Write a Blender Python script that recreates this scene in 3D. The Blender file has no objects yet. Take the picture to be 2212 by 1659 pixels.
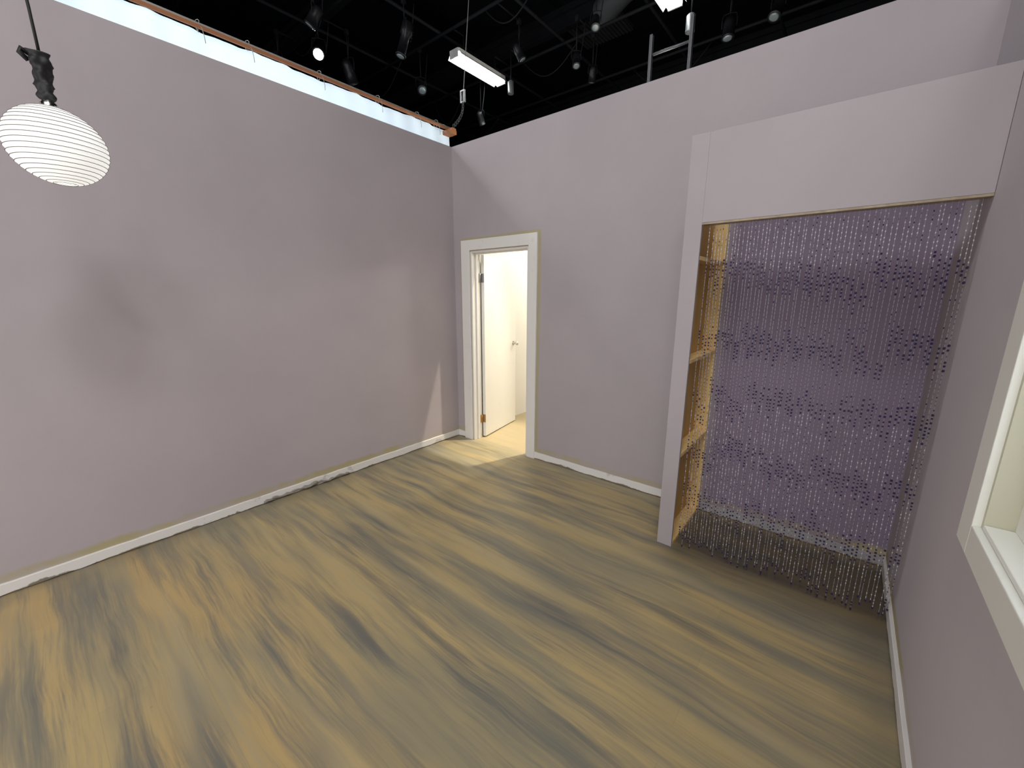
import bpy, bmesh, math, random
from mathutils import Vector, Matrix, Euler
random.seed(7)
sc=bpy.context.scene
COL=bpy.context.collection
xL,yB,xR,yC,W=-3.28,3.04,0.36,2.43,3.0
PI=math.pi

# ---------------------------------------------------------------- materials
def mat(name,col,rough=.6,metal=0,emit=None,es=0,spec=None):
    m=bpy.data.materials.new(name); m.use_nodes=True
    b=m.node_tree.nodes['Principled BSDF']
    b.inputs['Base Color'].default_value=(*col,1)
    b.inputs['Roughness'].default_value=rough
    b.inputs['Metallic'].default_value=metal
    if spec is not None: b.inputs['Specular IOR Level'].default_value=spec
    if emit: b.inputs['Emission Color'].default_value=(*emit,1); b.inputs['Emission Strength'].default_value=es
    return m
class N:
    def __init__(s,m): s.t=m.node_tree; s.b=s.t.nodes['Principled BSDF']
    def new(s,k,**kw):
        n=s.t.nodes.new(k)
        for a,v in kw.items(): setattr(n,a,v)
        return n
    def link(s,a,b): s.t.links.new(a,b)
    def val(s,inp,v):
        if hasattr(v,'links') or isinstance(v,bpy.types.NodeSocket): s.link(v,inp)
        else: inp.default_value=v
    def math(s,op,a,b=0.0,c=None,clamp=False):
        n=s.new('ShaderNodeMath',operation=op); n.use_clamp=clamp
        s.val(n.inputs[0],a); s.val(n.inputs[1],b)
        if c is not None: s.val(n.inputs[2],c)
        return n.outputs[0]
    def coord(s): return s.new('ShaderNodeTexCoord').outputs['Object']
    def mapping(s,v,scale=(1,1,1),loc=(0,0,0),rot=(0,0,0)):
        n=s.new('ShaderNodeMapping'); s.link(v,n.inputs['Vector'])
        n.inputs['Scale'].default_value=scale; n.inputs['Location'].default_value=loc; n.inputs['Rotation'].default_value=rot
        return n.outputs[0]
    def noise(s,v,scale=1,detail=4,rough=.55,dist=0):
        n=s.new('ShaderNodeTexNoise'); s.link(v,n.inputs['Vector'])
        n.inputs['Scale'].default_value=scale; n.inputs['Detail'].default_value=detail
        n.inputs['Roughness'].default_value=rough; n.inputs['Distortion'].default_value=dist
        return n.outputs['Fac']
    def ramp(s,f,a,b,smooth=True):
        n=s.new('ShaderNodeMapRange'); n.interpolation_type='SMOOTHSTEP' if smooth else 'LINEAR'
        s.val(n.inputs['Value'],f); n.inputs['From Min'].default_value=a; n.inputs['From Max'].default_value=b
        return n.outputs['Result']
    def mix(s,f,a,b,mode='MIX'):
        n=s.new('ShaderNodeMix',data_type='RGBA',blend_type=mode)
        s.val(n.inputs['Factor'],f)
        for i,v in ((6,a),(7,b)):
            if isinstance(v,tuple): n.inputs[i].default_value=(*v,1)
            else: s.link(v,n.inputs[i])
        return n.outputs[2]
    def bump(s,h,strength=.2,dist=.01):
        n=s.new('ShaderNodeBump'); s.link(h,n.inputs['Height']); n.inputs['Strength'].default_value=strength; n.inputs['Distance'].default_value=dist
        s.link(n.outputs[0],s.b.inputs['Normal'])

LAV=(.40,.358,.378)
def wall_mat(name,col=LAV,door=False,closet=False,edge=True):
    m=mat(name,col,.75,spec=.25); n=N(m); c=n.coord()
    sep=n.new('ShaderNodeSeparateXYZ'); n.link(c,sep.inputs[0])
    X,Y,Z=sep.outputs
    big=n.noise(c,.9,3); fine=n.noise(c,14,4)
    k=tuple(v*.95 for v in col); k2=tuple(min(1,v*1.04) for v in col)
    out=n.mix(n.ramp(big,.3,.7),k,k2)
    out=n.mix(n.math('MULTIPLY',n.ramp(fine,.45,.8),.1),out,tuple(v*.85 for v in col))
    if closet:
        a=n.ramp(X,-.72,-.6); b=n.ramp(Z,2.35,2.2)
        out=n.mix(n.math('MULTIPLY',a,b),out,(.25,.198,.275))  # closet shade put into the wall colour as a deeper purple
    if edge:
        e=n.noise(c,9,3); e2=n.noise(n.mapping(c,(1,1,1),(5,3,1)),2.2,3)
        wob=n.math('MULTIPLY',n.math('SUBTRACT',e,.5),.05)
        z2=n.math('ADD',Z,wob)
        f=n.math('MULTIPLY',n.ramp(z2,.130,.095),n.math('ADD',n.ramp(e2,.4,.6),.35,clamp=True))
        if door:
            dx=n.math('SUBTRACT',n.math('ABSOLUTE',n.math('SUBTRACT',X,-2.68)),.485)
            dz=n.math('SUBTRACT',Z,2.105)
            d=n.math('ADD',n.math('MAXIMUM',dx,dz),n.math('MULTIPLY',wob,.6))
            g=n.ramp(d,.032,.016)
            f=n.math('MAXIMUM',f,n.math('MULTIPLY',g,.9))
        out=n.mix(n.math('MULTIPLY',f,.85),out,(.40,.345,.18))
    n.link(out,n.b.inputs['Base Color'])
    n.bump(n.noise(c,60,3),.06,.003)
    return m
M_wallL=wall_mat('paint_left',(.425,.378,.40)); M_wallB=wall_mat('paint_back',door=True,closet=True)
M_wall=wall_mat('paint_plain',edge=False); M_wallR=wall_mat('paint_right',(.52,.48,.505))

def base_mat(name='baseboard_paint',white=(.74,.72,.70)):
    m=mat(name,white,.5); n=N(m); c=n.coord()
    sep=n.new('ShaderNodeSeparateXYZ'); n.link(c,sep.inputs[0])
    e=n.noise(c,5,5,.65); e2=n.noise(c,1.1,2)
    amp=n.math('ADD',.06,n.math('MULTIPLY',n.ramp(e2,.52,.64),.08))
    z=n.math('ADD',sep.outputs[2],n.math('MULTIPLY',n.math('SUBTRACT',e,.5),amp))
    f=n.ramp(z,.014,.006)
    out=n.mix(f,white,(.2,.18,.14))
    s=n.ramp(n.noise(n.mapping(c,(1,1,1),(3,1,0)),5,5),.62,.66)
    out=n.mix(n.math('MULTIPLY',s,.5),out,(.42,.38,.4))
    n.link(out,n.b.inputs['Base Color']); return m
M_base=base_mat(); M_base2=base_mat('closet_shade_baseboard',(.33,.31,.32))  # second one is the white baseboard with closet shade in its colour

def white_mat(name,col,edge=.25):
    m=mat(name,col,.5); n=N(m); c=n.coord()
    s=n.ramp(n.noise(c,11,6,.65),.6,.72)
    out=n.mix(n.math('MULTIPLY',s,edge),col,tuple(v*.6 for v in col))
    n.link(out,n.b.inputs['Base Color']); return m
M_white=white_mat('trim_white_paint',(.74,.72,.69))
M_cream=white_mat('door_cream_paint',(.78,.76,.71),.14)
M_hall=white_mat('hall_cream_paint',(.78,.76,.71),.08)
M_khaki=white_mat('jamb_khaki_paint',(.54,.52,.40))
M_winwhite=white_mat('window_white_paint',(.82,.82,.76),.1)

def floor_mat():
    m=mat('painted_plank_floor',(.4,.3,.14),.5,spec=.35); n=N(m); c=n.coord()
    sep=n.new('ShaderNodeSeparateXYZ'); n.link(c,sep.inputs[0]); X,Y,Z=sep.outputs
    br=n.new('ShaderNodeTexBrick'); n.link(n.mapping(c,(1,1,1),(.3,.04,0)),br.inputs['Vector'])
    br.inputs['Scale'].default_value=1; br.inputs['Brick Width'].default_value=1.25; br.inputs['Row Height'].default_value=.15
    br.inputs['Mortar Size'].default_value=.0010; br.inputs['Mortar Smooth'].default_value=.4; br.offset=.37
    br.inputs['Color1'].default_value=(0,0,0,1); br.inputs['Color2'].default_value=(1,1,1,1); br.inputs['Mortar'].default_value=(.5,.5,.5,1)
    pv=br.outputs['Color']
    wv=n.math('MULTIPLY',n.math('SUBTRACT',n.noise(n.mapping(c,(1.1,1.1,1),(31,5,0)),1,2),.5),.13)
    cb=n.new('ShaderNodeCombineXYZ'); n.link(X,cb.inputs[0]); n.link(n.math('ADD',Y,wv),cb.inputs[1]); c2=cb.outputs[0]
    base=n.mix(pv,(.53,.40,.185),(.465,.362,.18))
    orange=n.math('MULTIPLY',n.ramp(Y,1.0,.1),n.ramp(n.noise(c,.8,2),.38,.6))
    base=n.mix(n.math('MULTIPLY',orange,.5),base,(.54,.35,.14))
    hair=n.noise(n.mapping(c2,(1.4,30,1)),1,6,.7,.1)
    fine=n.noise(n.mapping(c2,(4,110,1),(5,0,0)),1,3,.6)
    hs=n.math('ADD',n.math('SUBTRACT',hair,.5),n.math('MULTIPLY',n.math('SUBTRACT',fine,.5),.5))
    w=n.math('ADD',n.noise(n.mapping(c2,(.5,2.6,1),(2,7,0)),1.6,3,.5,.1),n.math('MULTIPLY',hs,.2))
    base=n.mix(n.math('MULTIPLY',n.ramp(w,.38,.68),.75),base,(.29,.268,.185))
    base=n.mix(n.math('MULTIPLY',n.ramp(hair,.46,.8),.35),base,(.29,.24,.155))
    def stroke(base,scale,loc,rot,lo,hi,amt,colr,hk):
        s=n.math('ADD',n.noise(n.mapping(c2,scale,loc,(0,0,rot)),1,1.5,.4,0),n.math('MULTIPLY',hs,hk))
        return n.mix(n.math('MULTIPLY',n.ramp(s,lo,hi),amt),base,colr)
    base=stroke(base,(.75,5,1),(1.3,.7,0),.03,.42,.78,.8,(.18,.18,.155),.42)
    base=stroke(base,(1.0,8,1),(4.4,3,0),-.04,.46,.80,.75,(.20,.195,.16),.45)
    base=stroke(base,(1.0,9,1),(7,5.2,0),.03,.50,.82,.75,(.125,.13,.13),.45)
    base=stroke(base,(.7,9,1),(17,2,0),-.01,.50,.80,.55,(.53,.43,.24),.45)
    sm=n.noise(n.mapping(c,(5,12,1),(9,1,0)),1.5,5,.7,1.2)
    base=n.mix(n.math('MULTIPLY',n.ramp(sm,.71,.75),.5),base,(.12,.09,.06))
    base=n.mix(n.math('MULTIPLY',br.outputs['Fac'],.2),base,(.15,.12,.08))
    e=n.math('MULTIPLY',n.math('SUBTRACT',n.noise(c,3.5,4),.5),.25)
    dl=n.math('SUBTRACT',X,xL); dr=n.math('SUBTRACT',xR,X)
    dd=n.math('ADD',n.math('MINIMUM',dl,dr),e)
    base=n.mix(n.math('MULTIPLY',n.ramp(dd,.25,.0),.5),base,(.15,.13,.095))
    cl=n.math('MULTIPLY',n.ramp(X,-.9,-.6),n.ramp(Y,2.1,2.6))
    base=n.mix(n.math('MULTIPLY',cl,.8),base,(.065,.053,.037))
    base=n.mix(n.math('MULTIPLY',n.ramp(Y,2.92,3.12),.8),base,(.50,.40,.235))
    n.link(base,n.b.inputs['Base Color'])
    n.link(n.math('ADD',n.math('MULTIPLY',hair,.2),.32),n.b.inputs['Roughness'])
    n.bump(hair,.05,.002)
    return m
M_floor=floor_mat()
M_slab=mat('studio_black_concrete',(.02,.02,.022),.8)
M_black=mat('studio_black_paint',(.004,.005,.008),.9,spec=.1)
def pine(name,c1,c2):
    m=mat(name,c1,.6); n=N(m); c=n.coord()
    g=n.noise(n.mapping(c,(9,9,1.2)),2,3,.5,.5)
    out=n.mix(n.ramp(g,.35,.7),c1,c2)
    n.link(out,n.b.inputs['Base Color']); return m
M_pine=pine('pine_board',(.86,.62,.27),(.78,.53,.21))
M_ply=pine('lauan_ply',(.62,.39,.12),(.54,.33,.095))
M_rawedge=pine('raw_ply_edge',(.4,.32,.22),(.3,.24,.17))
M_orange=mat('orange_batten',(.36,.14,.055),.6)
M_pipe=mat('black_pipe',(.009,.010,.013),.7,0,spec=.2)
M_steel=mat('dull_steel',(.3,.3,.31),.35,.8)
M_chrome=mat('chrome',(.7,.68,.62),.2,1)
M_tube=mat('fluorescent_glow',(1,1,1),.5,emit=(.95,1,.98),es=14)
M_fix=mat('fixture_white_enamel',(.8,.8,.8),.4)
M_rubber=mat('black_rubber',(.012,.012,.014),.6)
M_lampbody=mat('black_lamp_enamel',(.012,.012,.015),.4,.1)
M_lens=mat('lamp_lens_glass',(.3,.35,.38),.1,.3)
M_lit=mat('lit_lens',(1,1,1),.3,emit=(.92,.95,1),es=25)
M_brass=mat('brass_hinge',(.45,.28,.12),.4,.7)

# ---------------------------------------------------------------- geometry helpers
def link(o): COL.objects.link(o); return o
def mk(name,verts,faces,mats,midx=None,smooth=False):
    me=bpy.data.meshes.new(name); me.from_pydata([tuple(v) for v in verts],[],faces)
    for m in (mats if isinstance(mats,(list,tuple)) else [mats]): me.materials.append(m)
    if midx is not None: me.polygons.foreach_set('material_index',midx)
    if smooth: me.polygons.foreach_set('use_smooth',[True]*len(me.polygons))
    me.update(); return link(bpy.data.objects.new(name,me))
class G:
    """mesh accumulator"""
    def __init__(s): s.v=[];s.f=[];s.m=[];s.sm=[]
    def add(s,v,f,mi=0,M=None,smooth=False):
        o=len(s.v)
        s.v+=[(M@Vector(p)) if M else Vector(p) for p in v]
        s.f+=[tuple(i+o for i in q) for q in f]; s.m+=[mi]*len(f); s.sm+=[smooth]*len(f)
        return s
    def box(s,lo,hi,mi=0,M=None):
        x0,y0,z0=lo;x1,y1,z1=hi
        return s.add([(x0,y0,z0),(x1,y0,z0),(x1,y1,z0),(x0,y1,z0),(x0,y0,z1),(x1,y0,z1),(x1,y1,z1),(x0,y1,z1)],
          [(0,3,2,1),(4,5,6,7),(0,1,5,4),(1,2,6,5),(2,3,7,6),(3,0,4,7)],mi,M)
    def lathe(s,prof,seg=20,mi=0,M=None,smooth=True,caps=True):
        v=[];f=[];n=len(prof)
        for r,z in prof:
            for k in range(seg):
                a=2*PI*k/seg; v.append((r*math.cos(a),r*math.sin(a),z))
        for i in range(n-1):
            for k in range(seg):
                k2=(k+1)%seg; f.append((i*seg+k,i*seg+k2,(i+1)*seg+k2,(i+1)*seg+k))
        s.add(v,f,mi,M,smooth)
        if caps:
            o=len(s.v)-len(v)
            s.f.append(tuple(o+k for k in range(seg))[::-1]); s.f.append(tuple(o+(n-1)*seg+k for k in range(seg))); s.m+=[mi,mi]; s.sm+=[False,False]
        return s
    def tube(s,pts,r,seg=8,mi=0,closed=False):
        pts=[Vector(p) for p in pts]; n=len(pts); v=[];f=[]
        up=Vector((0,0,1)); prev=None
        for i,p in enumerate(pts):
            a=pts[(i-1)%n] if (closed or i>0) else p; b=pts[(i+1)%n] if (closed or i<n-1) else p
            t=(b-a).normalized()
            if prev is None:
                x=t.cross(up); 
                if x.length<.05: x=t.cross(Vector((1,0,0)))
                x.normalize()
            else: x=(prev-t*prev.dot(t)).normalized()
            prev=x; y=t.cross(x)
            rr=r[i] if isinstance(r,(list,tuple)) else r
            for k in range(seg):
                an=2*PI*k/seg; v.append(p+x*rr*math.cos(an)+y*rr*math.sin(an))
        for i in range(n if closed else n-1):
            j=(i+1)%n
            for k in range(seg):
                k2=(k+1)%seg; f.append((i*seg+k,j*seg+k,j*seg+k2,i*seg+k2))
        s.add(v,f,mi,None,True)
        if not closed:
            o=len(s.v)-len(v); s.f.append(tuple(o+k for k in range(seg))); s.f.append(tuple(o+(n-1)*seg+k for k in range(seg))[::-1]); s.m+=[mi,mi]; s.sm+=[False,False]
        return s
    def obj(s,name,mats,bevel=0):
        o=mk(name,s.v,s.f,mats,s.m); o.data.polygons.foreach_set('use_smooth',s.sm)
        if bevel:
            b=o.modifiers.new('bevel','BEVEL'); b.width=bevel; b.segments=2; b.limit_method='ANGLE'
        return o
def box(name,lo,hi,m,bevel=0): return G().box(lo,hi).obj(name,m,bevel)
def struct(o,label=None,cat=None):
    o['kind']='structure'
    if label: o['label']=label
    if cat: o['category']=cat
    return o
def tag(o,label,cat,group=None,kind=None):
    o['label']=label;o['category']=cat
    if group: o['group']=group
    if kind: o['kind']=kind
    return o
def empty(name,loc=(0,0,0)):
    e=bpy.data.objects.new(name,None); e.empty_display_size=.1; e.location=loc; return link(e)
def par(child,parent,keep=True):
    child.parent=parent
    if keep: child.matrix_parent_inverse=Matrix.Translation(-parent.location) if parent.type=='EMPTY' else Matrix()
    return child

# ---------------------------------------------------------------- room shell
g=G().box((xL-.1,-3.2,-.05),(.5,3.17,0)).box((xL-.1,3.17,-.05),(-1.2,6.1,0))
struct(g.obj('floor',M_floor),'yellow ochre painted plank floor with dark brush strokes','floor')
struct(box('floor_studio',(-14,-5,-.12),(8,14,-.051),M_slab),'black studio floor slab around the set','floor')
struct(box('wall_left',(xL-.1,-3.2,0),(xL,yB,W),M_wallL),'dusty lavender painted set wall with open top','wall')
OX0,OX1,OZ=-3.04,-2.30,2.0
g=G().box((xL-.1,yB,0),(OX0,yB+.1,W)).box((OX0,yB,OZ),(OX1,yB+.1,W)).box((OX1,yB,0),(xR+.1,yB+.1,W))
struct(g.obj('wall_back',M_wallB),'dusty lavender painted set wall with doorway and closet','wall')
WY0,WY1,WZ0,WZ1=.35,1.58,.955,2.1
g=G().box((xR,-3.2,0),(xR+.1,WY0,W)).box((xR,WY1,0),(xR+.1,yB,W)).box((xR,WY0,0),(xR+.1,WY1,WZ0)).box((xR,WY0,WZ1),(xR+.1,WY1,W))
struct(g.obj('wall_right',M_wallR),'pale lavender painted set wall with a window','wall')
struct(box('wall_hall_left',(-3.36,yB+.1,0),(-3.26,6.1,2.9),M_hall),'cream painted hall wall','wall')
struct(box('wall_hall_far',(-3.26,6.0,0),(-1.2,6.1,2.9),M_hall),'cream painted hall wall','wall')
struct(box('wall_hall_right',(-1.3,yB+.1,0),(-1.2,6.0,2.9),M_hall),'cream painted hall wall','wall')
struct(box('ceiling',(-14,-5,6.6),(8,14,6.7),M_black),'black painted studio ceiling','ceiling')
struct(box('wall_studio_far',(-14,14,-.05),(8,14.1,6.6),M_black),'black studio wall','wall')
struct(box('wall_studio_left',(-14.1,-5,-.05),(-14,14,6.6),M_black),'black studio wall','wall')
struct(box('wall_studio_right',(8,-5,-.05),(8.1,14,6.6),M_black),'black studio wall','wall')

def baseboard(name,a,b,nrm,m=None,h=.068,t=.014):
    a=Vector((*a,0));b=Vector((*b,0));nv=Vector((*nrm,0)); L=(b-a).length; k=max(2,int(L/.06)); v=[];f=[]
    for i in range(k+1):
        p=a+(b-a)*i/k; zl=.004+random.random()*.008; zh=h+random.uniform(-.0015,.0015)
        v+=[p+Vector((0,0,zl)),p+nv*t+Vector((0,0,zl)),p+nv*t+Vector((0,0,zh-.003)),p+nv*(t-.003)+Vector((0,0,zh)),p+Vector((0,0,zh))]
    for i in range(k):
        for j in range(5):
            f.append((i*5+j,(i+1)*5+j,(i+1)*5+(j+1)%5,i*5+(j+1)%5))
    f+= [tuple(range(5)),tuple(k*5+j for j in range(5))[::-1]]
    return struct(mk(name,v,f,m or M_base),'worn white painted baseboard','baseboard')
baseboard('baseboard_left',(xL,-3.2),(xL,yB),(1,0))
baseboard('baseboard_back',(-2.2,yB),(-.768,yB),(0,-1))
baseboard('baseboard_corner',(xL+.015,yB),(-3.16,yB),(0,-1))
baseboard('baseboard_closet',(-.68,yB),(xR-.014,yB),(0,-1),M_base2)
baseboard('baseboard_right',(xR,-3.2),(xR,yB),(-1,0))
# torn, curled tape along the left baseboard
v=[];f=[];n_=60
for i in range(n_+1):
    t=i/n_; y=.98+.72*t
    wob=.008*math.sin(t*37)+.006*math.sin(t*91+1); wd=.010+.022*abs(math.sin(t*9.3))*math.sin(PI*min(1,t*1.1))
    z0=.012+.006*math.sin(t*23)
    for j in range(5):
        u=j/4; v.append((xL+.016+.010*math.sin(PI*u)*(1+.8*math.sin(t*29))+.002,y+wob,z0+wd*u+.006*math.sin(t*61)*u))
for i in range(n_):
    for j in range(4): a=i*5+j; f.append((a,a+5,a+6,a+1))
o=mk('torn_tape',v,f,white_mat('torn_tape_grey',(.26,.23,.20),.8),smooth=True)
sm=o.modifiers.new('thick','SOLIDIFY'); sm.thickness=.001
tag(o,'torn curled grey brown tape strip along the baseboard','tape')

g=G().box((-3.16,yB-.022,0),(OX0-.005,yB,2.105)).box((OX1+.005,yB-.022,0),(-2.2,yB,2.105)).box((OX0-.005,yB-.022,OZ+.005),(OX1+.005,yB,2.105))
struct(g.obj('trim_1',M_white,.003),'white painted door casing with scuffed edges','trim')
g=G().box((OX0,yB-.005,0),(OX0+.018,yB+.115,OZ)).box((OX1-.018,yB-.005,0),(OX1,yB+.115,OZ)).box((OX0+.018,yB-.005,OZ-.018),(OX1-.018,yB+.115,OZ))
g.box((OX0+.018,yB+.045,0),(OX0+.03,yB+.075,OZ-.018)).box((OX1-.03,yB+.045,0),(OX1-.018,yB+.075,OZ-.018)).box((OX0+.03,yB+.045,OZ-.03),(OX1-.03,yB+.075,OZ-.018))
struct(g.obj('trim_2',M_white,.002),'white painted door jamb and stop','trim')
hx,hy=OX0+.02,yB+.122
door=struct(empty('door_1',(hx,hy,0)),'cream slab door standing open into hall','door')
th=math.radians(101)
Dm=Matrix.Translation((hx,hy,0))@Matrix.Rotation(th,4,'Z')
leaf=G().box((.004,-.036,.012),(.71,0,1.975),0,Dm).obj('door_leaf',M_cream,.002); par(leaf,door)
kn=G()
for sgn in (-1,1):
    Mk=Dm@Matrix.Translation((.65,-.036 if sgn<0 else 0,1.0))@Matrix.Rotation(PI/2*(1 if sgn<0 else -1),4,'X')
    kn.lathe([(.028,0),(.028,.004),(.012,.008),(.011,.03),(.02,.036),(.026,.046),(.026,.056),(.018,.064),(.004,.067)],20,0,Mk)
kn=kn.obj('door_knob',M_chrome); kn.parent=leaf; kn['label']='round chrome door knob'
for i,z in enumerate((.22,1.74)):
    h=G().lathe([(.008,z-.045),(.008,z+.045)],12,0,Matrix.Translation((hx,hy-.012,0)))
    h.box((hx-.002,hy-.05,z-.045),(hx+.003,hy-.012,z+.045))
    h.box((.0,-.037,z-.045),(.004,-.0,z+.045),0,Dm)
    h=h.obj('hinge',M_brass if z<.5 else M_steel); h.parent=leaf
    h['label']='metal butt hinge'
# window
win=struct(empty('window_1',(xR,WY1,WZ0)),'white framed set window with khaki jamb','window')
cw=.088; cs=.115
g=G().box((xR-.022,WY0-cs,WZ0-cw),(xR,WY0,WZ1+cw)).box((xR-.022,WY1,WZ0-cw),(xR,WY1+cs,WZ1+cw)).box((xR-.022,WY0,WZ0-cw),(xR,WY1,WZ0)).box((xR-.022,WY0,WZ1),(xR,WY1,WZ1+cw))
par(g.obj('window_casing',M_winwhite,.003),win)
g=G().box((xR-.005,WY0,WZ0),(xR+.13,WY0+.015,WZ1)).box((xR-.005,WY1-.015,WZ0),(xR+.13,WY1,WZ1)).box((xR-.005,WY0+.015,WZ1-.015),(xR+.13,WY1-.015,WZ1))
par(g.obj('window_jamb',M_khaki),win)
par(box('window_sill',(xR-.005,WY0+.015,WZ0),(xR+.13,WY1-.015,WZ0+.015),M_winwhite,.003),win)
s0,s1,t0,t1=WY0+.015,WY1-.015,WZ0+.015,WZ1-.015
g=G().box((xR+.05,s0,t0),(xR+.085,s0+.05,t1)).box((xR+.05,s1-.05,t0),(xR+.085,s1,t1)).box((xR+.05,s0+.05,t0),(xR+.085,s1-.05,t0+.06)).box((xR+.05,s0+.05,t1-.05),(xR+.085,s1-.05,t1)).box((xR+.05,s0+.05,(t0+t1)/2-.02),(xR+.085,s1-.05,(t0+t1)/2+.02))
par(g.obj('sash',M_winwhite,.002),win)
def translucent(name,dc,tc,f):
    m=mat(name,dc,.9); nt=m.node_tree; b=nt.nodes['Principled BSDF']; out=[q for q in nt.nodes if q.type=='OUTPUT_MATERIAL'][0]
    tr=nt.nodes.new('ShaderNodeBsdfTranslucent'); tr.inputs[0].default_value=(*tc,1); ms=nt.nodes.new('ShaderNodeMixShader'); ms.inputs[0].default_value=f
    nt.links.new(b.outputs[0],ms.inputs[1]); nt.links.new(tr.outputs[0],ms.inputs[2]); nt.links.new(ms.outputs[0],out.inputs[0]); return m
M_frost=translucent('frosted_pane',(.8,.82,.84),(.9,.93,.96),.7)
par(box('window_pane',(xR+.066,s0+.05,t0+.06),(xR+.068,s1-.05,t1-.05),M_frost),win)

# ---------------------------------------------------------------- closet
part=tag(empty('closet_partition',(-.725,yC,0)),'lavender edged flat partition with exposed pine framing inside','partition')
x0,x1=-.77,-.68; ye=yB-.001; ht=2.39
par(box('front_stile',(x0,yC,.0),(x1,yC+.02,ht),M_wall,.0015),part)['label']='lavender painted front edge board'
par(box('side_skin',(x0,yC+.02,0),(x0+.006,ye,ht),[M_wall],0),part)['label']='lavender painted plywood side'
par(box('inner_skin',(x0+.006,yC+.02,0.0),(x0+.010,ye,ht),M_ply),part)['label']='bare plywood inner face'
for z in (0.0,.60,1.18,1.76,2.37):
    par(box('pine_shelf',(x0+.010,yC+.02,z),(x1,ye-.018,z+.022),M_pine,.001),part)['label']='bare pine cross board'
par(box('back_stile',(x0+.010,ye-.018,0),(x1,ye,ht),M_pine),part)['label']='bare pine rear board'
g=G().box((x1,yC,1.95),(xR-.001,yC+.018,2.39))
hd=struct(g.obj('wall_closet_header',M_wall,.0015),'lavender painted header panel over the closet opening','wall')
struct(box('trim_header',(x1,yC+.001,1.940),(xR-.001,yC+.06,1.9495),M_rawedge),'bare wood strip under closet header','trim')

bm=bmesh.new(); bmesh.ops.create_icosphere(bm,subdivisions=1,radius=1); bm.verts.ensure_lookup_table()
IV=[v.co.copy() for v in bm.verts]; IF=[tuple(v.index for v in f.verts) for f in bm.faces]; bm.free()
V=[];F=[];MI=[]
def bead(x,y,z,r,rz,mi):
    o=len(V)
    for p in IV: V.append((x+p.x*r,y+p.y*r,z+p.z*rz))
    for q in IF: F.append((q[0]+o,q[1]+o,q[2]+o))
    MI.extend([mi]*20)
NS=60
lev=[random.random() for _ in range(6)]; left_in=[0]*6; step=[0]*6
for i in range(NS):
    x=-.645+(xR-.02+.645)*i/(NS-1)+random.uniform(-.004,.004)
    y=yC+.035+random.uniform(-.006,.006)
    zt=1.939; zb=.04+random.uniform(-.03,.06)
    o=len(V)
    for zz in (zb,zt):
        for k in range(3):
            a=2*PI*k/3; V.append((x+.0011*math.cos(a),y+.0011*math.sin(a),zz))
    for k in range(3):
        F.append((o+k,o+(k+1)%3,o+3+(k+1)%3,o+3+k)); MI.append(2)
    rows=[]
    for k in range(6):
        if left_in[k]<=0:
            left_in[k]=random.randint(4,9); lev[k]=random.random()*.5; step[k]=random.uniform(.04,.16)
        left_in[k]-=1; lev[k]=lev[k]+step[k]
        rows.append((1.78-.13*min(lev[k],1.3)-.325*k+random.uniform(-.03,.03),random.uniform(.06,.15)))
    z=zt-.01-random.random()*.02
    while z>zb:
        big=any(0<=rr-z<ln for rr,ln in rows) and random.random()<.88
        if big:
            r=random.choice((.0042,.0048,.0056)); bead(x,y,z,r,r*1.2,0); z-=random.choice((.016,.020,.026))
        else:
            u=random.random(); pale=z>1.70 or (z<1.0 and u<.4)
            bead(x,y,z,.0024,.0048,3 if pale and u<.75 else (1 if u<.88 else 0)); z-=random.uniform(.016,.027)
    bead(x,y,zb,.005,.008,0)
M_bead=mat('dark_violet_bead',(.03,.022,.075),.12,spec=.8)
M_bead2=mat('smoky_clear_bead',(.15,.14,.175),.1,spec=.9)
M_thread=mat('curtain_thread',(.36,.345,.39),.4)
M_bead3=mat('pale_clear_bead',(.62,.6,.66),.1,spec=.9)
bc=mk('bead_curtain',V,F,[M_bead,M_bead2,M_thread,M_bead3],MI)
tag(bc,'long hanging bead curtain with dark violet and smoky beads in closet opening','bead curtain',kind='stuff')

# ---------------------------------------------------------------- paper lantern
LX,LY,LZ,LR=-2.6,.232,2.158,.153
lan=tag(empty('paper_lantern',(LX,LY,LZ)),'round white ribbed paper lantern hanging on a black cord','pendant lamp')
M_paper=mat('lit_rice_paper',(.6,.6,.58),.8,emit=(1,.99,.95),es=.74)
n=N(M_paper)
cc=n.coord(); pn=n.noise(cc,40,3)
n.link(n.mix(n.math('MULTIPLY',pn,.12),(1,.99,.95),(.8,.76,.66)),n.b.inputs['Emission Color'])
prof=[]; NR=21
for i in range(NR*6+1):
    t=i/(NR*6); a=PI*(.075+.85*t); ph=(i%6)/6
    r=LR*math.sin(a)*(1-.022*math.sin(PI*ph)); z=-LR*.95*math.cos(a)
    prof.append((r,z))
sh=G().lathe(prof,64,0,Matrix.Translation((LX,LY,LZ)),True,False).obj('lantern_shade',M_paper); par(sh,lan)
g=G()
for i in range(NR+1):
    a=PI*(.075+.85*i/NR); r=LR*math.sin(a)*1.001; z=LZ-LR*.95*math.cos(a)
    g.tube([(LX+r*math.cos(2*PI*k/48),LY+r*math.sin(2*PI*k/48),z) for k in range(48)],.0012,5,0,True)
rib=g.obj('rib_wire',mat('rib_wire_grey',(.13,.12,.10),.6)); par(rib,lan); rib['label']='thin grey wire ribs'
top=LZ+LR*.94
g=G().lathe([(.02,top-.03),(.026,top-.02),(.026,top+.012),(.018,top+.02),(.016,top+.035)],20,0,Matrix.Translation((LX,LY,0)))
c=g.obj('lamp_socket',M_chrome); par(c,lan); c['label']='bright metal socket collar'
pr=[(.012,top+.02)]
for i in range(30):
    t=i/29; pr.append((.020+.003*math.sin(t*26)+.009*t+.003*random.random(),top+.025+.165*t))
pr.append((.008,top+.195))
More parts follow.
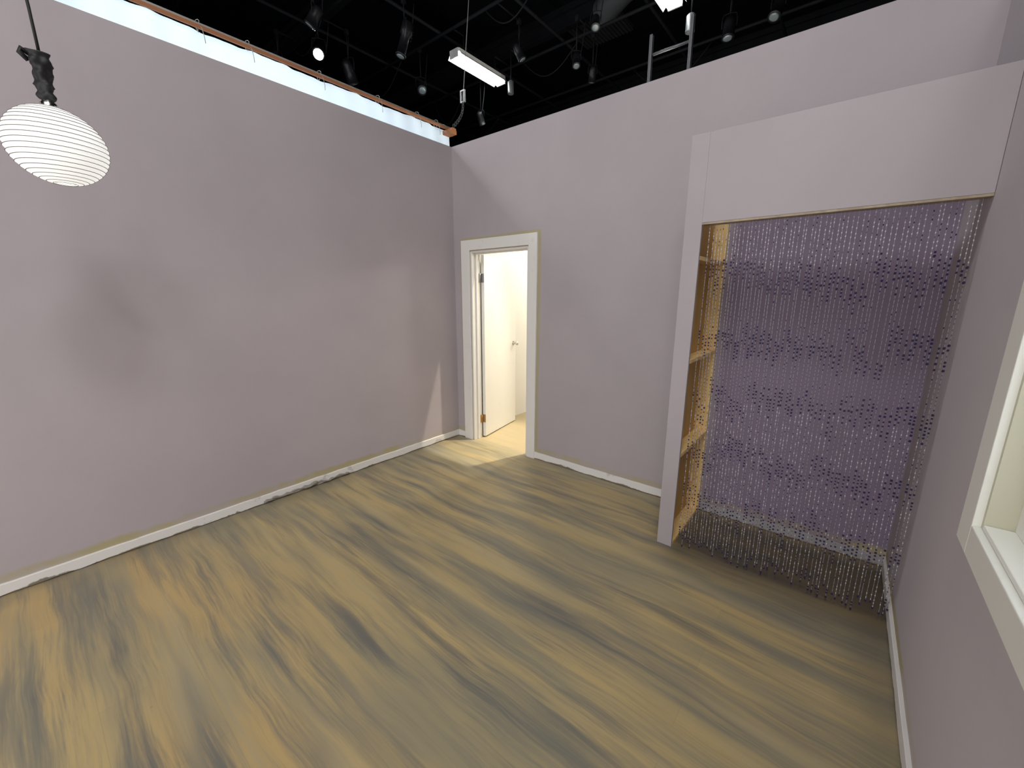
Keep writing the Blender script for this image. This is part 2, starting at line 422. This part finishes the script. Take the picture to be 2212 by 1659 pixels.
g=G().lathe(pr,24,0,Matrix.Translation((LX,LY,0)))
for v in g.v:
    a=math.atan2(v.y-LY,v.x-LX); k=1+.16*math.sin(3*a+v.z*40)+.08*math.sin(5*a-v.z*90); v.x=LX+(v.x-LX)*k; v.y=LY+(v.y-LY)*k
g.tube([(LX,LY-.02,top+.175),(LX,LY-.045,top+.19),(LX+.01,LY-.05,top+.172),(LX,LY-.03,top+.155)],.009,8)
c=g.obj('cord_wrap',M_rubber); par(c,lan); c['label']='black tape bunched around the cord'
g=G().tube([(LX+.004*math.sin(i*1.3),LY+.004*math.cos(i),top+.19+i*(5.4-top-.19)/20) for i in range(21)],.005,8)
par(g.obj('power_cord',M_rubber),lan)

# ---------------------------------------------------------------- backdrop behind left wall
bd=tag(empty('cloth_backdrop',(xL-.4,1.5,0)),'white cloth backdrop tied along an orange batten and pipe','backdrop')
M_cloth=translucent('white_muslin',(.78,.86,.92),(.76,.88,.97),.55)
v=[];f=[];ny=220;nz=24;by=xL-.4
for i in range(ny+1):
    y=-2.0+5.4*i/ny
    for j in range(nz+1):
        z=.3+3.02*j/nz; amp=.012+.02*(1-j/nz)
        v.append((by-.008+amp*math.sin(y*9+.4*math.sin(z*2))+.007*math.sin(y*31+2*z)+.004*math.sin(y*53+z*21),y,z))
for i in range(ny):
    for j in range(nz): a=i*(nz+1)+j; f.append((a,a+nz+1,a+nz+2,a+1))
par(mk('cloth_sheet',v,f,M_cloth,smooth=True),bd)
bt=box('batten',(by+.014,-2,3.320),(by+.032,3.44,3.342),M_orange,.002); par(bt,bd); bt['label']='orange brown wooden batten'
p=G().tube([(by-.03,-2,3.372),(by-.03,3.44,3.372)],.010,10).obj('rail_pipe',mat('grey_rail_pipe',(.4,.39,.37),.5)); par(p,bd); p['label']='pale grey rail pipe'
for y in (-.55,.35,1.12,1.42,1.95,2.5,2.95,3.2):
    g=G()
    pts=[(by-.01+.034*math.cos(a),y+.006*math.sin(a*2),3.35+.036*math.sin(a)) for a in [2*PI*k/10 for k in range(11)]]
    pts+=[(by+.036,y+.012,3.32),(by+.036,y+.02,3.27),(by+.032,y+.022,3.24)]
    g.tube(pts,.0022,5)
    p=g.obj('tie_string',mat('tie_string_white',(.4,.4,.37),.8)); par(p,bd); p['label']='white tie string'
g=G().box((by-.05,3.39,3.30),(by+.04,3.45,3.36)).box((by-.02,3.3,3.27),(by+.10,3.40,3.31))
p=g.obj('corner_clamp',M_orange,.004); par(p,bd); p['label']='orange corner clamp'

# ---------------------------------------------------------------- lighting grid
def K(x,y,z): s=(z-1.57)/2.93; return (x*s,y*s,z)
zp=5.55
PY=(2.2,3.6,5.0,6.4,7.8,9.4,11.4)
def pipe(pts,r=.024):
    return tag(G().tube(pts,r,10).obj('grid_pipe',M_pipe),'black steel lighting grid pipe under the ceiling','pipe','lighting grid pipes')
for y in PY: pipe([(-13.98,y,zp),(7.98,y,zp)])
for x in (-12,-10.2,-8.6,-7.0,-5.6,-4.2,-2.8,-1.4,0.2,1.8): pipe([(x,1.0,zp+.045),(x,13.98,zp+.045)])
for y in (4.3,7.2,10.2): tag(G().box((-13.9,y-.06,6.25),(7.9,y+.06,6.27)).box((-13.9,y-.01,6.27),(7.9,y+.01,6.5)).box((-13.9,y-.06,6.5),(7.9,y+.06,6.6)).obj('roof_beam',M_pipe),'dark steel roof beam','beam','roof beams')
g=G(); pts=[];rad=[]
for i in range(60):
    t=i/59; pts.append((-4.0+1.5*t,7.3-.4*math.sin(t*2),6.3+.06*math.sin(t*3))); rad.append(.2+.014*(i%2))
g.tube(pts,rad,20)
tag(g.obj('air_duct',mat('dark_duct_foil',(.2,.22,.24),.4,.6)),'ribbed flexible dark metal air duct near the ceiling','duct')
g=G()
for i in range(14): g.box((-4.9+.07*i,7.4,6.49),(-4.87+.07*i,8.4,6.53))
g.box((-4.95,7.36,6.53),(-3.95,8.44,6.599))
tag(g.obj('vent_panel',mat('dark_vent_metal',(.06,.062,.068),.5,.3)),'slatted dark vent panel near the ceiling','vent')
def arm(g,x,y):
    yn=min(PY,key=lambda q:abs(q-y))
    if abs(yn-y)>.05: g.tube([(x,y,zp),(x,yn-math.copysign(.024,yn-y),zp)],.012,6)

def fluo(cx,y0,y1,z,lab):
    e=tag(empty('fluorescent_light',(cx,(y0+y1)/2,z)),lab,'ceiling light','fluorescent tube fixtures')
    w=.15
    g=G().box((cx-w*.7,y0,z+.035),(cx+w*.7,y1,z+.08)).add(
       [(cx-w*.7,y0,z+.035),(cx-w,y0,z-.02),(cx-w,y1,z-.02),(cx-w*.7,y1,z+.035),(cx+w*.7,y0,z+.035),(cx+w,y0,z-.02),(cx+w,y1,z-.02),(cx+w*.7,y1,z+.035)],
       [(0,1,2,3),(4,7,6,5)]).box((cx-.09,y0-.02,z-.03),(cx+.09,y0,z+.08)).box((cx-.09,y1,z-.03),(cx+.09,y1+.02,z+.08))
    par(g.obj('fixture_housing',M_fix),e)
    for dx in (-.065,.065):
        par(G().tube([(cx+dx,y0,z),(cx+dx,y1,z)],.028,12).obj('fluorescent_tube',M_tube),e)
    for yy in (y0+.2,y1-.15):
        g=G(); g.tube([(cx,yy,z+.08),(cx,yy,zp+.02)],.006,6); arm(g,cx,yy)
        par(g.obj('hanging_rod',M_pipe),e)
    return e
fluo(-5.30,5.03,6.12,5.2,'lit white fluorescent tube fixture hanging below the grid')
fluo(-2.28,4.95,6.05,5.2,'lit white fluorescent tube fixture above the back wall')
M_can=mat('can_grey_enamel',(.2,.21,.22),.4,.4)
def can(x,y,z,h,r,lab):
    e=tag(empty('can_light',(x,y,z)),lab,'stage light','small can lights')
    par(G().lathe([(r,z-h/2),(r*1.05,z-h/2+.01),(r,z-h*.3),(r,z+h*.4),(r*.6,z+h/2)],20,0,Matrix.Translation((x,y,0))).obj('can_body',M_can),e)
    par(G().lathe([(r*.8,z-h/2-.004),(r*.8,z-h/2)],20,0,Matrix.Translation((x,y,0))).obj('lens',M_lens),e)
    g=G().tube([(x,y,z+h/2),(x,y,zp+.02)],.01,8); arm(g,x,y); par(g.obj('stem',M_pipe),e)
can(*K(-4.24,5.12,5.0)[:2],5.0,.2,.05,'grey can light on a stem beside a fluorescent fixture')
can(*K(-1.80,5.28,4.9)[:2],4.9,.2,.055,'grey can light on a stem above the back wall')

def stage(x,y,z,yaw,tilt,s,lab,lit=False,par_can=True):
    e=tag(empty('stage_light',(x,y,z)),lab,'stage light','stage lights hanging from the grid')
    Mb=Matrix.Translation((x,y,z))@Matrix.Rotation(yaw,4,'Z')@Matrix.Rotation(tilt,4,'X')@Matrix.Scale(s,4)
    if par_can: prof=[(.05,.2),(.09,.17),(.11,.1),(.115,0),(.115,-.2),(.125,-.2),(.125,-.22),(.1,-.22)]
    else: prof=[(.07,.24),(.1,.22),(.1,.05),(.075,.02),(.075,-.3),(.09,-.3),(.09,-.33),(.07,-.33)]
    lz=prof[-1][1]; lr=prof[-1][0]
    bo=G().lathe(prof,24,0,Mb)
    for a in range(4): bo.box((-.012,.095,-.02+.05*a),(.012,.115,0+.05*a),0,Mb)
    par(bo.obj('lamp_body',M_lampbody),e)
    par(G().lathe([(lr*.97,lz-.004),(lr*.6,lz-.014),(lr*.2,lz-.018)],24,0,Mb).obj('lens',M_lit if lit else M_lens),e)
    Y=Matrix.Translation((x,y,z))@Matrix.Rotation(yaw,4,'Z')@Matrix.Scale(s,4)
    pts=[Y@Vector(p) for p in [(-.135,0,0),(-.14,0,.15),(-.12,0,.24),(0,0,.26),(.12,0,.24),(.14,0,.15),(.135,0,0)]]
    par(G().tube(pts,.01*s,8).obj('yoke',M_pipe),e)
    g=G().tube([Y@Vector((0,0,.26)),(x,y,zp+.02)],.009,8)
    g.box((x-.025,y-.025,zp-.05),(x+.025,y+.025,zp+.02)); arm(g,x,y); par(g.obj('clamp',M_pipe),e)
    q=Mb@Vector((0,0,.2)); pts=[q]; ex=random.uniform(-.12,.12)
    for k in range(1,9):
        t=k/8; pts.append(Vector((q.x+ex*t,q.y+.1*t,q.z-.12*math.sin(PI*t)+(zp-q.z)*t*t)))
    par(G().tube(pts,.006,6).obj('power_cable',M_rubber),e)
    return e
S=lambda x,y,z,*a,**k: stage(*K(x,y,z),*a,**k)
S(-5.52,2.95,5.1,.95,-.95,.7,'black stage light with a bright white lit lens',lit=True)
S(-5.66,3.42,5.0,.3,.5,.75,'black cylindrical stage light angled down')
S(-4.45,3.44,5.1,-.4,-.3,.8,'black stage light hanging from the grid',par_can=False)
S(-5.26,4.31,4.98,1.0,-.9,.62,'black stage light with a pale reflector')
S(-1.49,5.63,5.1,.2,-.2,.65,'round black stage light with glass lens')
S(-1.02,5.6,5.2,-.3,-.5,.65,'black stage light with glass lens above the wall')
S(-3.15,5.11,5.0,.7,-.4,.5,'small black stage light hanging from the grid')
S(-3.15,5.54,5.0,.7,.4,.5,'small black stage light hanging from the grid')
S(-5.3,5.6,4.7,.2,.6,.5,'small black stage light near hanging chain')
S(-6.2,2.75,5.1,.2,.6,.65,'black stage light on the far grid',par_can=False)
S(-3.6,4.5,5.15,-.8,.5,.55,'black stage light between pipes')
S(-4.9,2.6,5.1,-.8,-.6,.6,'black stage light beneath a crossing pipe')
S(-2.6,4.6,5.15,.5,-.5,.5,'small black stage light beside air duct')
for k,(yy,xa,ln,dr) in enumerate([(3.6,-7.6,1.0,.3),(3.6,-5.2,.7,.25),(5.0,-7.8,1.2,.4),(5.0,-4.6,.9,.3),(6.4,-7.4,.9,.5),(6.4,-5.0,1.1,.35),(6.4,-2.0,.8,.3),(7.8,-8.0,1.2,.3),(7.8,-3.6,1.3,.45),(5.0,-3.2,.6,.2)]):
    a=Vector((xa,yy,zp-.034)); b=Vector((xa+ln,yy,zp-.034))
    pts=[a.lerp(b,t/14)-Vector((0,.03*math.sin(PI*t/14),dr*math.sin(PI*t/14))) for t in range(15)]
    tag(G().tube(pts,.009,6).obj('power_cable',M_pipe),'black cable looped between grid pipes','cable','looped ceiling cables')
hc=tag(empty('suspension_cable',(-3.72,3.45,3.4)),'thin cable with pulley block and chain holding the backdrop corner','cable')
P0=Vector((-3.71,3.48,3.41)); P1=Vector((-3.83,3.75,3.79)); P2=Vector((-3.9,3.95,4.94))
par(G().tube([P1,P2,P2+Vector((-.04,.11,.66))],.005,6).obj('steel_cable',mat('pale_cable',(.16,.16,.16),.5)),hc)
g=G().box(tuple(P1+Vector((-.035,-.012,-.02))),tuple(P1+Vector((-.022,.012,.09)))).box(tuple(P1+Vector((.022,-.012,-.02))),tuple(P1+Vector((.035,.012,.09)))).box(tuple(P1+Vector((-.035,-.012,.085))),tuple(P1+Vector((.035,.012,.1)))).box(tuple(P1+Vector((-.035,-.012,-.03))),tuple(P1+Vector((.035,.012,-.015))))
par(g.obj('pulley_block',M_steel,.002),hc)
g=G()
for k in range(11):
    t=k/10; c=P1.lerp(P0,t)+Vector((.05*math.sin(PI*t),0,-.03*math.sin(PI*t))); ax=k%2
    pts=[]
    for q in range(10):
        a=2*PI*q/10; u=.012*math.cos(a); w=.024*math.sin(a)
        pts.append(c+(Vector((u,0,w)) if ax else Vector((0,u,w))))
    g.tube(pts,.0035,5,0,True)
par(g.obj('chain',mat('dark_chain',(.08,.08,.085),.4,.7)),hc)

ld=tag(empty('ladder',(-1.45,3.84,0)),'tall grey metal ladder standing behind the back wall','ladder')
M_alu=mat('ladder_aluminium',(.16,.165,.18),.45,.5)
for x in (-1.62,-1.29): par(box('ladder_rail',(x-.012,3.81,-.05),(x+.012,3.85,3.72 if x<-1.5 else 3.74),M_alu,.003),ld)
for i in range(12): par(G().tube([(-1.606,3.83,.27+.3*i),(-1.304,3.83,.27+.3*i)],.011,10).obj('rung',M_alu),ld)

# ---------------------------------------------------------------- lights
def area(name,loc,target,sx,sy,power,col=(1,1,1)):
    l=bpy.data.lights.new(name,'AREA'); l.shape='RECTANGLE'; l.size=sx; l.size_y=sy; l.energy=power; l.color=col
    o=link(bpy.data.objects.new(name,l)); o.location=loc
    o.rotation_euler=(Vector(target)-Vector(loc)).to_track_quat('-Z','Y').to_euler(); return o
area('overhead_key',(-.15,-.15,5.3),(-2.2,1.1,0),.6,.5,54,(1,.99,.98))
area('overhead_key_rear',(.85,-1.4,5.3),(-1.8,1.0,0),.6,.3,24,(1,.99,.98))
area('overhead_fill',(.4,-1.6,6.4),(-2.4,.6,0),4.8,4.2,150,(.99,.99,1))
area('overhead_side',(-5.7,.8,5.2),(-1.6,2.4,1.0),.45,.4,66,(.97,.98,1))
area('rear_fill',(-.4,-3.6,1.5),(-2.4,2.5,.9),4.2,2.8,165,(1,.99,.98))
area('backdrop_light',(-5.1,1.6,2.5),(-3.7,1.6,3.0),3.4,.6,62,(.92,.97,1))
area('window_fill',(1.2,1.0,1.5),(.4,1.0,1.4),1.0,1.0,24,(1,.99,.95))  # added light outside the set window, unseen, whitens sash and pane
def spot(name,loc,target,ang,power,col,rad=.04,blend=.2):
    l=bpy.data.lights.new(name,'SPOT'); l.energy=power; l.spot_size=math.radians(ang); l.spot_blend=blend; l.shadow_soft_size=rad; l.color=col
    o=link(bpy.data.objects.new(name,l)); o.location=loc
    o.rotation_euler=(Vector(target)-Vector(loc)).to_track_quat('-Z','Y').to_euler(); return o
spot('hall_spot',(-2.02,4.0,4.5),(-2.75,2.95,0),28,800,(1,.91,.72),blend=.7)
l=bpy.data.lights.new('hall_bulb','POINT'); l.energy=92; l.color=(1,.94,.81); l.shadow_soft_size=.15
o=link(bpy.data.objects.new('hall_bulb',l)); o.location=(-2.25,4.9,2.3)
w=bpy.data.worlds.new('studio_world'); sc.world=w; w.use_nodes=True
w.node_tree.nodes['Background'].inputs[0].default_value=(.02,.02,.025,1); w.node_tree.nodes['Background'].inputs[1].default_value=1

sc.view_settings.view_transform='Standard'; sc.view_settings.look='None'; sc.view_settings.exposure=0; sc.view_settings.gamma=1

cam=bpy.data.cameras.new('camera'); cam.sensor_width=36; cam.lens=876.1/2212*36; cam.clip_start=.02
co=link(bpy.data.objects.new('camera',cam))
R=Matrix.Rotation(math.radians(39.403),4,'Z')@Matrix.Rotation(math.radians(90-12.391),4,'X')@Matrix.Rotation(math.radians(.125),4,'Z')
co.matrix_world=Matrix.Translation((0,0,1.57))@R
sc.camera=co
